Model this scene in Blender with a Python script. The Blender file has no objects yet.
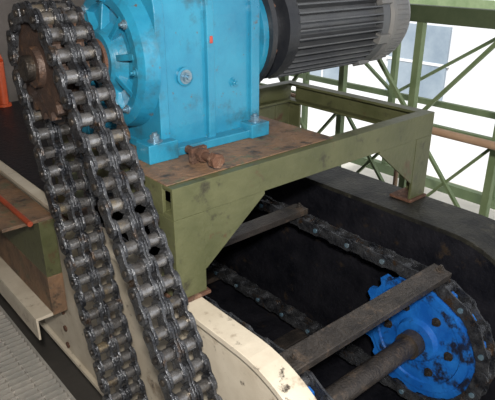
import bpy, bmesh, math, random
from mathutils import Vector, Matrix
random.seed(4)
sc=bpy.context.scene
try: sc.view_settings.view_transform='Standard'
except Exception: pass

# ---------------------------------------------------------------- materials
def mat(name,c1,c2=None,rough=.5,metal=0.,scale=8.,bump=.15,lo=.35,hi=.65,c3=None,spec=.5,s3=30.,lo3=.55,hi3=.65,coat=0.,c4=None,s4=20.,lo4=.6,hi4=.66):
    m=bpy.data.materials.new(name); m.use_nodes=True
    nt=m.node_tree; b=nt.nodes['Principled BSDF']
    b.inputs['Metallic'].default_value=metal
    b.inputs['Specular IOR Level'].default_value=spec
    b.inputs['Coat Weight'].default_value=coat
    tc=nt.nodes.new('ShaderNodeTexCoord')
    n=nt.nodes.new('ShaderNodeTexNoise'); n.inputs['Scale'].default_value=scale
    n.inputs['Detail'].default_value=8; n.inputs['Roughness'].default_value=.65
    nt.links.new(tc.outputs['Object'],n.inputs['Vector'])
    r=nt.nodes.new('ShaderNodeMapRange'); r.inputs[1].default_value=lo; r.inputs[2].default_value=hi
    nt.links.new(n.outputs['Fac'],r.inputs[0])
    mx=nt.nodes.new('ShaderNodeMix'); mx.data_type='RGBA'
    mx.inputs[6].default_value=(*c1,1); mx.inputs[7].default_value=(*(c2 or c1),1)
    nt.links.new(r.outputs[0],mx.inputs[0])
    out=mx.outputs[2]
    for cc,ss,l3,h3 in ((c3,s3,lo3,hi3),(c4,s4,lo4,hi4)):
        if not cc: continue
        n3=nt.nodes.new('ShaderNodeTexNoise'); n3.inputs['Scale'].default_value=ss
        n3.inputs['Detail'].default_value=6; n3.inputs['Roughness'].default_value=.7
        nt.links.new(tc.outputs['Object'],n3.inputs['Vector'])
        r3=nt.nodes.new('ShaderNodeMapRange'); r3.inputs[1].default_value=l3; r3.inputs[2].default_value=h3
        nt.links.new(n3.outputs['Fac'],r3.inputs[0])
        m3=nt.nodes.new('ShaderNodeMix'); m3.data_type='RGBA'
        m3.inputs[7].default_value=(*cc,1)
        nt.links.new(out,m3.inputs[6]); nt.links.new(r3.outputs[0],m3.inputs[0]); out=m3.outputs[2]
    nt.links.new(out,b.inputs['Base Color'])
    rr=nt.nodes.new('ShaderNodeMapRange'); rr.inputs[3].default_value=max(0,rough-.12); rr.inputs[4].default_value=min(1,rough+.15)
    nt.links.new(n.outputs['Fac'],rr.inputs[0]); nt.links.new(rr.outputs[0],b.inputs['Roughness'])
    if bump:
        nb=nt.nodes.new('ShaderNodeTexNoise'); nb.inputs['Scale'].default_value=scale*8; nb.inputs['Detail'].default_value=4
        nt.links.new(tc.outputs['Object'],nb.inputs['Vector'])
        bp=nt.nodes.new('ShaderNodeBump'); bp.inputs['Strength'].default_value=bump; bp.inputs['Distance'].default_value=.01
        nt.links.new(nb.outputs['Fac'],bp.inputs['Height']); nt.links.new(bp.outputs[0],b.inputs['Normal'])
    return m
BLUE=mat('blue_paint',(.012,.155,.27),(.022,.215,.34),.30,0,5,.18,c3=(.025,.075,.10),s3=7,lo3=.54,hi3=.74,coat=.3,c4=(.09,.07,.055),s4=16,lo4=.63,hi4=.69)
BLUE_D=mat('blue_paint_dirty',(.005,.075,.32),(.012,.13,.44),.38,0,9,.25,c3=(.01,.014,.03),s3=11,lo3=.52,hi3=.62)
BOLT_B=mat('bolt_blue_steel',(.10,.22,.32),(.25,.32,.36),.35,.6,30,.1)
STEEL=mat('greasy_steel',(.022,.020,.019),(.06,.05,.04),.34,.5,18,.35,c3=(.09,.055,.03),s3=22,lo3=.58,hi3=.7)
STEEL2=mat('greasy_steel_blueish',(.018,.020,.026),(.11,.115,.125),.24,.65,18,.4,c3=(.085,.055,.035),s3=16,lo3=.57,hi3=.67)
ROLL=mat('roller_grease',(.36,.36,.37),(.07,.062,.055),.22,.8,14,.2,c3=(.40,.32,.2),s3=5,lo3=.54,hi3=.66)
RUST=mat('rusty_steel',(.13,.06,.035),(.06,.032,.022),.7,.2,20,.5,c3=(.20,.12,.08))
SPR=mat('sprocket_brown_steel',(.07,.042,.03),(.03,.022,.02),.5,.3,14,.4,c3=(.13,.07,.04))
FLT=mat('worn_flight_steel',(.075,.064,.056),(.030,.027,.026),.36,.5,12,.5,c3=(.12,.09,.068),s3=14,lo3=.54,hi3=.66)
OLIVE=mat('olive_paint',(.058,.064,.027),(.092,.096,.045),.45,0,6,.2,c3=(.07,.038,.02),s3=7,lo3=.60,hi3=.68,c4=(.025,.023,.014),s4=13,lo4=.57,hi4=.70)
DIRT=mat('grimy_plate',(.21,.12,.065),(.10,.066,.045),.6,0,7,.5,c3=(.10,.095,.055),s3=9,lo3=.56,hi3=.64,c4=(.035,.028,.022),s4=12,lo4=.54,hi4=.66)
CREAM=mat('cream_paint',(.55,.50,.41),(.42,.37,.29),.5,0,4,.1,c3=(.16,.11,.07),s3=6,lo3=.57,hi3=.70,c4=(.05,.04,.03),s4=18,lo4=.62,hi4=.70)
BLACK=mat('sooty_black_steel',(.004,.0045,.007),(.013,.013,.017),.42,.1,6,.4,c3=(.03,.022,.016),s3=9,lo3=.6,hi3=.7,spec=.3)
RIMM=mat('sooty_rim',(.028,.027,.02),(.008,.008,.008),.5,.1,8,.4,c3=(.08,.075,.052),s3=10,lo3=.57,hi3=.70,spec=.35)
MOTOR=mat('motor_dark_grey',(.075,.08,.09),(.11,.115,.12),.35,.35,8,.15)
MOTORB=mat('motor_black_flange',(.015,.017,.022),(.03,.032,.036),.35,.2,8,.15)
MOTORL=mat('motor_grey_cover',(.13,.135,.14),(.18,.175,.165),.45,.2,8,.15)
GREEN=mat('green_structure',(.14,.20,.09),(.21,.27,.14),.6,0,5,.1)
GREEND=mat('green_structure_dark',(.05,.075,.035),(.085,.11,.055),.6,0,5,.1)
PALE=mat('pale_wall',(.70,.70,.71),(.80,.80,.80),.8,0,1.5,.1)
CONC=mat('concrete',(.46,.44,.38),(.60,.57,.50),.9,0,1.2,.2)
WALLM=mat('dark_wall',(.10,.09,.08),(.17,.15,.14),.8,0,2,.2)
FLOORM=mat('dark_floor',(.04,.037,.033),(.07,.063,.055),.8,0,3,.3)
GRATE=mat('galvanised_grating',(.46,.45,.42),(.58,.55,.50),.5,.3,10,.2)
ORANGE=mat('orange_paint',(.60,.10,.03),(.45,.07,.02),.45,0,8,.1)
REDOX=mat('red_oxide_rod',(.32,.055,.02),(.18,.04,.02),.5,0,8,.1)
TAN=mat('tan_pipe',(.34,.21,.13),(.42,.28,.18),.6,0,8,.1)
GLASS=mat('window_pane',(.22,.28,.34),(.36,.42,.47),.3,0,1,.0)
REDM=mat('red_paint_mark',(.4,.06,.04),(.3,.05,.04),.5,0,8,.0)

# ---------------------------------------------------------------- mesh builder
class B:
    def __init__(s): s.v=[];s.f=[];s.m=[];s.s=[]
    def add(s,vs,fs,mi=0,sm=False):
        o=len(s.v); s.v+= [tuple(v) for v in vs]
        for f in fs: s.f.append([o+i for i in f]); s.m.append(mi); s.s.append(sm)
    def box(s,x0,x1,y0,y1,z0,z1,mi=0):
        s.obox(((x0+x1)/2,(y0+y1)/2,(z0+z1)/2),(1,0,0),(0,1,0),(0,0,1),abs(x1-x0)/2,abs(y1-y0)/2,abs(z1-z0)/2,mi)
    def obox(s,c,a,b,d,ha,hb,hd,mi=0):
        c=Vector(c);a=Vector(a)*ha;b=Vector(b)*hb;d=Vector(d)*hd
        vs=[c+i*a+j*b+k*d for k in(-1,1) for j in(-1,1) for i in(-1,1)]
        s.add(vs,[(0,2,3,1),(4,5,7,6),(0,1,5,4),(2,6,7,3),(0,4,6,2),(1,3,7,5)],mi)
    def bar(s,p0,p1,w,h,mi=0,up=(0,0,1)):
        p0=Vector(p0);p1=Vector(p1);d=(p1-p0);L=d.length;d/=L
        up=Vector(up); sd=d.cross(up)
        if sd.length<1e-4: sd=d.cross(Vector((0,1,0)))
        sd.normalize(); u=sd.cross(d)
        s.obox((p0+p1)/2,d,sd,u,L/2,w/2,h/2,mi)
    def cyl(s,p0,p1,r,n=16,mi=0,r1=None,caps=True,rot=0):
        p0=Vector(p0);p1=Vector(p1);d=(p1-p0).normalized()
        u=d.orthogonal().normalized(); w=d.cross(u); r1=r if r1 is None else r1
        A=[];C=[]
        for i in range(n):
            a=2*math.pi*i/n+rot; q=u*math.cos(a)+w*math.sin(a)
            A.append(p0+q*r);C.append(p1+q*r1)
        s.add(A+C,[(i,(i+1)%n,n+(i+1)%n,n+i) for i in range(n)],mi,n>8)
        if caps: s.add(A,[list(range(n))[::-1]],mi); s.add(C,[list(range(n))],mi)
    def prism(s,pts,axis,a0,a1,mi=0,sm=False):
        def P(p,a): return {'x':(a,p[0],p[1]),'y':(p[0],a,p[1]),'z':(p[0],p[1],a)}[axis]
        n=len(pts); A=[P(p,a0) for p in pts];C=[P(p,a1) for p in pts]
        s.add(A+C,[list(range(n)),list(range(2*n-1,n-1,-1))]+[(i,n+i,n+(i+1)%n,(i+1)%n) for i in range(n)],mi)
    def lathe(s,o,ax,prof,n=40,mi=0):
        o=Vector(o);d=Vector(ax).normalized();u=d.orthogonal().normalized();w=d.cross(u)
        for k in range(len(prof)-1):
            (a0,r0),(a1,r1)=prof[k],prof[k+1]; A=[];C=[]
            for i in range(n):
                t=2*math.pi*i/n;q=u*math.cos(t)+w*math.sin(t)
                A.append(o+d*a0+q*max(r0,1e-4));C.append(o+d*a1+q*max(r1,1e-4))
            s.add(A+C,[(i,(i+1)%n,n+(i+1)%n,n+i) for i in range(n)],mi,True)
    def bolt(s,p,d,r=.014,h=.012,mi=0,washer=True):
        p=Vector(p);d=Vector(d).normalized()
        if washer: s.cyl(p,p+d*.004,r*1.45,16,mi)
        s.cyl(p,p+d*(h+.004),r,6,mi); s.cyl(p,p+d*(h+.012),r*.5,10,mi)
    def tube(s,pts,r,n=10,mi=0):
        for a,b in zip(pts[:-1],pts[1:]): s.cyl(a,b,r,n,mi)
    def done(s,name,mats,bevel=0.,parent=None):
        me=bpy.data.meshes.new(name); me.from_pydata(s.v,[],s.f); 
        for m in mats: me.materials.append(m)
        for p,mi,sm in zip(me.polygons,s.m,s.s): p.material_index=mi; p.use_smooth=sm
        bm=bmesh.new(); bm.from_mesh(me); bmesh.ops.recalc_face_normals(bm,faces=bm.faces[:]); bm.to_mesh(me); bm.free()
        me.update(); ob=bpy.data.objects.new(name,me); sc.collection.objects.link(ob)
        if bevel:
            md=ob.modifiers.new('bevel','BEVEL'); md.width=bevel; md.segments=2; md.limit_method='ANGLE'; md.angle_limit=math.radians(40)
        if parent: ob.parent=parent
        return ob

# ---------------------------------------------------------------- belts/chains
def belt(C1,R1,C2,R2,N,shift=0.):
    C1=Vector(C1);C2=Vector(C2);d=(C2-C1);L=d.length;u=d/L
    al=math.acos((R1-R2)/L); base=math.atan2(u.y,u.x)
    pts=[]
    def pt(C,R,a): return C+R*Vector((math.cos(a),math.sin(a)))
    a1=base+al;a2=base-al
    K=240
    for i in range(K+1):
        a=a1+(2*math.pi-2*al)*i/K; pts.append(pt(C1,R1,a))
    for i in range(K+1):
        a=a2+(2*al)*i/K; pts.append(pt(C2,R2,a))
    pts.append(pts[0])
    cum=[0]
    for p,q in zip(pts[:-1],pts[1:]): cum.append(cum[-1]+(q-p).length)
    T=cum[-1];out=[];j=0
    for i in range(N):
        s=(T*i/N+shift)%T
        j=0
        while cum[j+1]<s: j+=1
        f=(s-cum[j])/max(1e-9,cum[j+1]-cum[j]); out.append(pts[j].lerp(pts[j+1],f))
    return out
def peanut(p,q,h,waist=.72):
    d=(q-p);L=d.length;d=d/L;n=Vector((-d.y,d.x)); out=[]
    def P(t,m): 
        v=p+d*t+n*m; return (v.x,v.y)
    for a in (70,100,135,180,225,260,290):
        r=math.radians(a); out.append(P(h*math.cos(r),h*math.sin(r)))
    out.append(P(L/2,-h*waist))
    for a in (250,280,315,0,45,80,110):
        r=math.radians(a); out.append(P(L+h*math.cos(r),h*math.sin(r)))
    out.append(P(L/2,h*waist)); return out
def sprocket_pts(C,R,N,dep,ph=0):
    pts=[]
    for i in range(N):
        for f,rr in ((-.5,R-dep),(-.28,R-dep*.75),(-.12,R+dep*.7),(.12,R+dep*.7),(.28,R-dep*.75)):
            a=ph+2*math.pi*(i+f)/N; pts.append((C[0]+rr*math.cos(a),C[1]+rr*math.sin(a)))
    return pts

# ================= drive roller chain (duplex)
XC=-.11; C1=(.456,1.302); R1=.16; C2=(-.20,-.10); R2=.305
def build_drive():
    u=Vector(C2)-Vector(C1)
    Ltot=2*math.sqrt(u.length**2-(R2-R1)**2)+math.pi*(R1+R2)
    N=int(round(Ltot/.0625/2))*2
    P=belt(C1,R1,C2,R2,N)
    b=B()
    tp=.0716; w=.0175; th=.009
    for i in range(N):
        p,q=P[i],P[(i+1)%N]
        if i%2==0:
            pn=peanut(p,q,.0305)
            for sx in(-tp/2,tp/2):
                for sg in(-1,1):
                    xc=XC+sx+sg*(w+th/2+.0005); b.prism(pn,'x',xc-th/2,xc+th/2,0)
        else:
            pn=peanut(p,q,.028)
            for xo in (-tp/2-w-th*1.6,tp/2+w+th*1.6):
                b.prism(pn,'x',XC+xo-th/2,XC+xo+th/2,0)
            for xo in(-.0045,.0045): b.prism(pn,'x',XC+xo-.0035,XC+xo+.0035,0)
        for sx in(-tp/2,tp/2):
            b.cyl((XC+sx-w,p.x,p.y),(XC+sx+w,p.x,p.y),.0195,14,1)
        b.cyl((XC-.077,p.x,p.y),(XC+.077,p.x,p.y),.010,10,2)
    b.done('roller_chain',[STEEL2,ROLL,STEEL],.0012)
build_drive()
b=B()
for sx in(-.0358,.0358):
    b.prism(sprocket_pts(C1,R1-.006,16,.016,.1),'x',XC+sx-.015,XC+sx+.015,0)
b.lathe((XC-.07,C1[0],C1[1]),(1,0,0),[(0,.03),(0,.06),(.03,.065),(.03,.1),(.14,.1),(.14,.07),(.155,.07),(.155,0)],32,0)
b.cyl((XC-.095,C1[0],C1[1]),(.035,C1[0],C1[1]),.038,24,1)
b.done('drive_sprocket',[SPR,STEEL])
b=B()
for sx in(-.0358,.0358):
    b.prism(sprocket_pts(C2,R2-.006,31,.016),'x',XC+sx-.015,XC+sx+.015,0)
b.lathe((XC-.07,C2[0],C2[1]),(1,0,0),[(0,.0),(0,.1),(.14,.1),(.14,0)],32,0)
b.cyl((XC-.1,C2[0],C2[1]),(-.005,C2[0],C2[1]),.045,24,1)
b.done('driven_sprocket',[STEEL,STEEL])

# ================= gear reducer
AY,AZ=C1
b=B()
def rbox(cy,hw,z0,z1,r,n=8):
    pts=[(cy-hw,z0),(cy+hw,z0)]
    for i in range(n+1):
        a=math.pi/2*i/n; pts.append((cy+hw-r+r*math.cos(a),z1-r+r*math.sin(a)))
    for i in range(n+1):
        a=math.pi/2+math.pi/2*i/n; pts.append((cy-hw+r+r*math.cos(a),z1-r+r*math.sin(a)))
    return pts
# main housing: tall box with rounded shoulders
b.prism(rbox(AY,.195,1.02,AZ+.27,.12),'x',.14,.34,0)
b.prism(rbox(AY,.215,1.02,AZ+.28,.13),'x',.125,.16,0)
b.prism(rbox(AY,.185,1.02,AZ+.25,.12),'x',.345,.53,0)
b.prism(rbox(AY,.212,1.02,AZ+.27,.13),'x',.32,.35,0)
b.prism(rbox(AY,.20,1.02,AZ+.26,.13),'x',.52,.56,0)
# output bearing cover with ribs
b.lathe((.0,AY,AZ),(1,0,0),[(.04,.045),(.04,.085),(.05,.093),(.062,.097),(.085,.115),(.088,.165),(.066,.172),(.066,.20),(.08,.222),(.126,.235)],64,0)
b.lathe((.0,AY,AZ),(1,0,0),[(.04,.03),(.036,.055),(.032,.06),(.04,.066)],32,2)
for i in range(9):
    a=2*math.pi*i/9+.2; c,s_=math.cos(a),math.sin(a)
    v=[(.052,AY+.092*c,AZ+.092*s_),(.065,AY+.18*c,AZ+.18*s_),(.105,AY+.18*c,AZ+.18*s_),(.10,AY+.092*c,AZ+.092*s_)]
    t=Vector((0,-s_,c))*.010
    V=[Vector(q)-t for q in v]+[Vector(q)+t for q in v]
    b.add(V,[(0,1,2,3),(7,6,5,4),(0,4,5,1),(1,5,6,2),(2,6,7,3),(3,7,4,0)],0)
for i in range(8):
    a=2*math.pi*i/8+.1
    b.bolt((.066,AY+.187*math.cos(a),AZ+.187*math.sin(a)),(-1,0,0),.010,.008,1 if i%2 else 0)
# input neck + flange
b.lathe((0,AY,AZ+.04),(1,0,0),[(.555,.18),(.57,.18),(.575,.205),(.60,.205),(.60,.1)],48,0)
# base feet
b.box(.12,.56,AY-.235,AY+.235,1.0042,1.033,0)
for y0,y1 in((AY-.25,AY-.17),(AY+.17,AY+.25)):
    b.box(.055,.165,y0,y1,1.0042,1.066,0); b.box(.48,.565,y0,y1,1.0042,1.055,0)
for x,h in((.10,1.064),(.525,1.053)):
    for y in(AY-.215,AY+.215): b.bolt((x,y,h),(0,0,1),.017,.018,1)
# plugs on near side
b.lathe((.235,AY-.193,AZ-.05),(0,-1,0),[(0,.03),(.012,.03),(.014,.024),(.014,0)],24,0)
b.bolt((.235,AY-.205,AZ-.05),(0,-1,0),.016,.012,1)
b.bolt((.45,AY-.185,AZ-.10),(0,-1,0),.012,.010,0)
b.box(.330,.342,AY-.216,AY-.210,1.348,1.372,3)
b.done('gear_reducer',[BLUE,BOLT_B,RUST,REDM],.008)

# ================= electric motor
MY,MZ=AY,AZ+.05
b=B()
b.lathe((-.036,MY,MZ),(1,0,0),[(.637,.0),(.637,.225),(.66,.225),(.665,.17),(.70,.155),(.74,.155),(.745,.2),(.80,.2),(.80,.165)],56,3)
b.lathe((-.036,MY,MZ),(1,0,0),[(.80,.165),(1.30,.165),(1.30,.2),(1.34,.205),(1.345,.19),(1.36,.19)],56,0)
b.lathe((0,MY,MZ),(1,0,0),[(1.32,.195),(1.335,.205),(1.45,.2),(1.48,.185),(1.49,.15),(1.49,0)],56,1)
for i in range(40):
    a=2*math.pi*i/40
    c=Vector((1.01,MY+.184*math.cos(a),MZ+.184*math.sin(a)))
    b.obox(c,(1,0,0),(0,math.cos(a),math.sin(a)),(0,-math.sin(a),math.cos(a)),.25,.021,.0035,0)
for i in range(60):
    a=2*math.pi*i/60
    c=Vector((1.40,MY+.200*math.cos(a),MZ+.200*math.sin(a)))
    b.obox(c,(1,0,0),(0,math.cos(a),math.sin(a)),(0,-math.sin(a),math.cos(a)),.04,.006,.002,1)
for i in range(8):
    a=2*math.pi*i/8+.3
    b.bolt((.626,MY+.2*math.cos(a),MZ+.2*math.sin(a)),(1,0,0),.013,.01,2)
for a in(3.5,4.3,5.1,5.9,2.7):
    c=Vector((1.28,MY+.2*math.cos(a),MZ+.2*math.sin(a)))
    b.obox(c,(1,0,0),(0,math.cos(a),math.sin(a)),(0,-math.sin(a),math.cos(a)),.035,.015,.02,1)
b.box(.92,1.12,MY-.09,MY+.09,MZ+.17,MZ+.30,0)
b.done('electric_motor',[MOTOR,MOTORL,RUST,MOTORB],.002)

# ================= support frame
b=B(); T=.012; FX=1.333; FY=.875; ZB=.9
def sec(sg,o):  # C-channel section, open to the inside
    return [(o,ZB),(o+sg*.055,ZB),(o+sg*.055,ZB+T),(o+sg*T,ZB+T),(o+sg*T,1-T),(o+sg*.055,1-T),(o+sg*.055,1.0),(o,1.0)]
b.prism(sec(1,0),'x',0,FX,0); b.prism(sec(-1,FY),'x',0,FX,0)
def ysec(sg,x0,y0,y1): b.prism(sec(sg,x0),'y',y0,y1,0)
ysec(1,.0005,.056,FY-.056); ysec(-1,FX-.0005,.056,FY-.056); ysec(1,.66,.056,FY-.056)
b.box(.0,.72,.03,FY-.01,1.0005,1.004,1)
for (x,sx,zb) in((0,1,.612),(FX,-1,.612)):
    for (y,sy) in((0,1),(FY,-1)):
        # angle-iron leg
        b.prism([(x,y),(x+sx*.11,y),(x+sx*.11,y+sy*T),(x+sx*T,y+sy*T),(x+sx*T,y+sy*.09),(x,y+sy*.09)],'z',zb+.012,ZB-.0005,0)
        b.box(x-sx*.005,x+sx*.12,y-sy*.01,y+sy*.10,zb,zb+.012,2)
        yy=y+sy*.002
        b.prism([(x+sx*.1105,ZB-.0005),(x+sx*.36,ZB-.0005),(x+sx*.36,ZB-.012),(x+sx*.115,.70),(x+sx*.1105,.70)],'y',yy,yy+sy*.009,0)
b.done('support_frame',[OLIVE,DIRT,RUST],.002)

# jack bolt
b=B(); x=.19;y=.0
b.box(x-.03,x+.03,y+.125,y+.145,1.0045,1.055,0)
b.cyl((x,y+.19,1.034),(x,y+.035,1.034),.013,12,0)
b.cyl((x,y+.055,1.034),(x,y+.028,1.034),.025,6,0)
b.cyl((x,y+.12,1.034),(x,y+.10,1.034),.023,6,0)
b.done('jacking_bolt',[RUST],.0015)

# ================= conveyor casing
SC=(-.28,.19); 
def stad(R,yend,n=28):
    pts=[(yend,SC[1]+R)]
    for i in range(n+1):
        a=math.pi/2+math.pi*i/n; pts.append((SC[0]+R*math.cos(a),SC[1]+R*math.sin(a)))
    pts.append((yend,SC[1]-R)); return pts
YE=3.0
b=B()
def strip(R,t,x0,x1,mi):
    o=stad(R,YE);i_=stad(R-t,YE); n=len(o)
    V=[(x0,)+p for p in o]+[(x1,)+p for p in o]+[(x0,)+p for p in i_]+[(x1,)+p for p in i_]
    F=[]
    for k in range(n-1):
        F+=[(k,k+1,n+k+1,n+k),(2*n+k,3*n+k,3*n+k+1,2*n+k+1),(k,2*n+k,2*n+k+1,k+1),(n+k,n+k+1,3*n+k+1,3*n+k)]
    b.add(V,F,mi)
b.prism(stad(.405,YE),'x',.02,.045,0)
strip(.42,.02,.0,.085,0)
b.prism(stad(.3995,YE),'x',.046,.05,1)
b.prism(stad(.405,YE),'x',1.101,1.125,1)
strip(.42,.02,1.10,1.345,2)
b.box(.05,1.1,-.28,YE,SC[1]-.42,SC[1]-.40,1)
b.box(.05,1.1,.95,YE,SC[1]+.405,SC[1]+.425,1)  # top plate added to keep outside light out of the casing
for zz in(.12,.02,-.08,-.18):
    b.cyl((.021,1.07,zz),(.012,1.07,zz),.016,14,3)
for xx in (.15,.95):
    b.box(xx-.03,xx+.03,-.2,-.1,-.55,SC[1]-.42,1); b.box(xx-.03,xx+.03,2.4,2.5,-.55,SC[1]-.42,1)
b.done('conveyor_casing',[CREAM,BLACK,RIMM,RUST],.002)
# ================= conveyor
CC=(-.295,.19); RC=.28; NL=80
P=belt(CC,RC,(2.5,.19),RC,NL)
# slide the chain so one flight sits over the head sprocket
best=None
for k in range(100):
    sh=k*.00105
    Q=belt(CC,RC,(2.5,.19),RC,NL,sh)
    for i in range(NL):
        c=(Q[i]+Q[(i+1)%NL])/2; e=(c-Vector((-.33,.467))).length
        if best is None or e<best[0]: best=(e,sh,i)
P=belt(CC,RC,(2.5,.19),RC,NL,best[1]); ci=best[2]
for k,x in enumerate((.17,.95)):
    b=B()
    for i in range(NL):
        p,q=P[i],P[(i+1)%NL]
        off=(.022 if i%2 else .030)
        pn=peanut(p,q,.028,.85)
        for sg in(-1,1):
            b.prism(pn,'x',x+sg*off-.0035,x+sg*off+.0035,0)
        b.cyl((x-.038,p.x,p.y),(x+.038,p.x,p.y),.011,10,2 if i%2 else 0)
        b.cyl((x-.018,p.x,p.y),(x+.018,p.x,p.y),.02,12,0)
    b.done('conveyor_chain',[STEEL2,RUST,BOLT_B])
for j in range(10):
    i=(ci+8*j)%NL; p,q=P[i],P[(i+1)%NL]; d=(q-p).normalized()
    c=(p+q)/2; 
    out=(c-Vector((max(CC[0],min(2.5,c.x)),CC[1]))).normalized(); c=c+out*.046
    b=B()
    b.obox(((.12+.97)/2,c.x,c.y),(1,0,0),(0,d.x,d.y),(0,out.x,out.y),.425,.040,.015,0)
    for x in(.17,.95):
        b.bolt((x,c.x+out.x*.015,c.y+out.y*.015),(0,out.x,out.y),.012,.008,0)
    b.cyl((.09,c.x,c.y),(.12,c.x,c.y),.015,6,1)
    b.done('conveyor_flight',[FLT,BOLT_B],.003)
for k,x in enumerate((.17,.95)):
    b=B()
    b.prism(sprocket_pts(CC,RC-.01,16,.016),'x',x-.012,x+.012,0)
    b.lathe((x-.04,CC[0],CC[1]),(1,0,0),[(0,.05),(0,.085),(.022,.095),(.022,.185),(.014,.19),(.014,.225),(.027,.228),(.053,.228),(.053,.1),(.08,.09),(.08,.05)],40,0)
    for i in range(6):
        a=i*math.pi/3; b.bolt((x-.018,CC[0]+.14*math.cos(a),CC[1]+.14*math.sin(a)),(-1,0,0),.013,.01,1)
    b.done('conveyor_sprocket',[BLUE_D,STEEL])
b=B(); b.cyl((.051,CC[0],CC[1]),(1.099,CC[0],CC[1]),.042,28,0); b.cyl((.86,CC[0],CC[1]),(.905,CC[0],CC[1]),.054,28,0)
b.done('conveyor_shaft',[FLT])

# ================= left side structure
b=B()
b.box(-.07,-.001,.95,3.0,.30,.57,0); b.box(-.22,-.001,.95,3.0,.57,.585,1)
b.box(-.15,-.07,.95,3.0,.10,.115,2); b.box(-.15,-.14,.95,3.0,.0,.10,2); b.box(-.07,-.0,.95,3.0,.10,.30,1)
b.done('steel_side_beam',[OLIVE,DIRT,CREAM],.002)
b=B(); b.tube([(-.12,.90,.598),(-.12,2.6,.598)],.012,12,0)
b.done('red_tie_rod',[REDOX])
b=B(); b.tube([(.475,2.9,.62),(.485,2.9,.93),(.485,2.95,.98),(.485,3.19,.98)],.032,14,0); b.cyl((.475,2.9,.616),(.475,2.9,.635),.05,16,0); b.done('orange_pipe',[ORANGE])

# floor and grating
b=B(); b.box(-3.5,1.45,-3,3.2,-.62,-.55,0); b.done('floor',[FLOORM])
b=B()
for i in range(62):
    y=.35+i*.045; b.box(-1.6,-.03,y,y+.009,-.495,-.455,0)
for i in range(15):
    x=-1.6+i*.105; b.box(x,x+.006,.35,3.15,-.487,-.46,0)
b.box(-1.62,-1.6,.35,3.15,-.55,-.455,0); b.box(-.03,-.015,.35,3.15,-.55,-.455,0)
b.done('floor_grating',[GRATE])
b=B(); b.box(-3.5,1.9,3.2,3.3,-.62,3.2,0); b.done('wall_back',[WALLM])
b=B(); b.box(-3.6,-3.5,-3,3.3,-.62,3.2,0); b.done('fill_blocker_left',[WALLM])  # unseen wall added to cut the fill light on the machine
b=B(); b.box(-3.6,1.9,-3,3.3,3.2,3.3,0); b.done('added_shade_roof',[WALLM])  # unseen roof added to shade the machine from sun and sky

# outdoor ground and building
b=B(); b.box(1.45,30,-15,25,-2.6,-2.5,0); b.done('ground',[CONC])
b=B(); b.box(9,9.2,-12,20,-2.5,1.6,0)
for k in range(12):
    y=-10+k*2.4; b.box(8.95,9.0,y,y+1.3,-1.0,.4,1); b.box(8.93,9.0,y-.05,y+1.35,-.32,-.27,0)
    b.box(8.93,9.0,y+.63,y+.67,-1.0,.4,0)
b.box(8.9,9.0,-12,20,.75,.9,2)
b.done('building_facade',[PALE,GLASS,GREEN])

# lattice girder
def truss(name,x,y0,y1,z0,z1,step,w,full):
    b=B()
    b.bar((x,y0,z1),(x,y1,z1),w*1.3,w*2.2,1); b.bar((x,y0,z0),(x,y1,z0),w*1.3,w*1.8)
    zm=(z0+z1)/2; b.bar((x,y0,zm),(x,y1,zm),w*.8,w*1.0)
    n=int((y1-y0)/step)
    for i in range(n+1):
        y=y0+i*step; b.bar((x,y,z0),(x,y,z1),w,w,0,(0,1,0))
        if i<n:
            if full:
                b.bar((x+.012,y,z0),(x+.012,y+step,zm),w*.6,w*.4,0)
                b.bar((x+.03,y,zm),(x+.03,y+step,z0),w*.6,w*.4,0)
            if i%2: b.bar((x+.03,y,zm),(x+.03,y+step,z1),w*.6,w*.5,0)
            else: b.bar((x+.012,y,z1),(x+.012,y+step,zm),w*.6,w*.5,0)
    for y in(y0+.2,y1-.2): b.bar((x,y,z0),(x,y,-2.5),.1,.1)
    b.done(name,[GREEN,GREEND])
truss('lattice_girder',2.4,-1.0,4.4,-.1,1.28,.6,.045,True)
truss('lattice_girder',3.6,-1.5,6.5,-.3,1.15,1.1,.05,False)
b=B(); b.tube([(2.0,-1.2,.70),(2.0,4.0,.70)],.022,12,0)
for y in (-1,.6,2.2,3.8): b.tube([(2.0,y,-.55),(2.0,y,.70)],.014,10,0)
b.box(1.46,2.3,-1.5,4.5,-.62,-.55,1)
b.done('guardrail',[TAN,FLOORM])

# ================= light
w=bpy.data.worlds.new('World'); sc.world=w; w.use_nodes=True
bg=w.node_tree.nodes['Background']; bg.inputs[0].default_value=(.94,.96,1,1); bg.inputs[1].default_value=1.0
def area(n,loc,tgt,size,e,col=(1,1,1)):
    l=bpy.data.lights.new(n,'AREA'); l.size=size; l.energy=e; l.color=col
    o=bpy.data.objects.new(n,l); o.location=loc; o.rotation_euler=(Vector(tgt)-Vector(loc)).to_track_quat('-Z','Y').to_euler(); sc.collection.objects.link(o)
area('flash_lamp',(-.9,-1.45,1.95),(.35,.3,.8),.12,92,(1,.94,.86))
s=bpy.data.lights.new('sun','SUN'); s.energy=3.6; s.angle=.02; so=bpy.data.objects.new('sun',s); sc.collection.objects.link(so)
so.rotation_euler=Vector((.9,.35,-.8)).to_track_quat('-Z','Y').to_euler()

cam=bpy.data.cameras.new('camera'); co=bpy.data.objects.new('camera',cam); sc.collection.objects.link(co)
co.location=(-.802,-1.2604,1.612); co.rotation_euler=(math.radians(66.5),0,math.radians(-40.7))
cam.sensor_width=36; cam.lens=36*564/495; cam.clip_start=.02; sc.camera=co
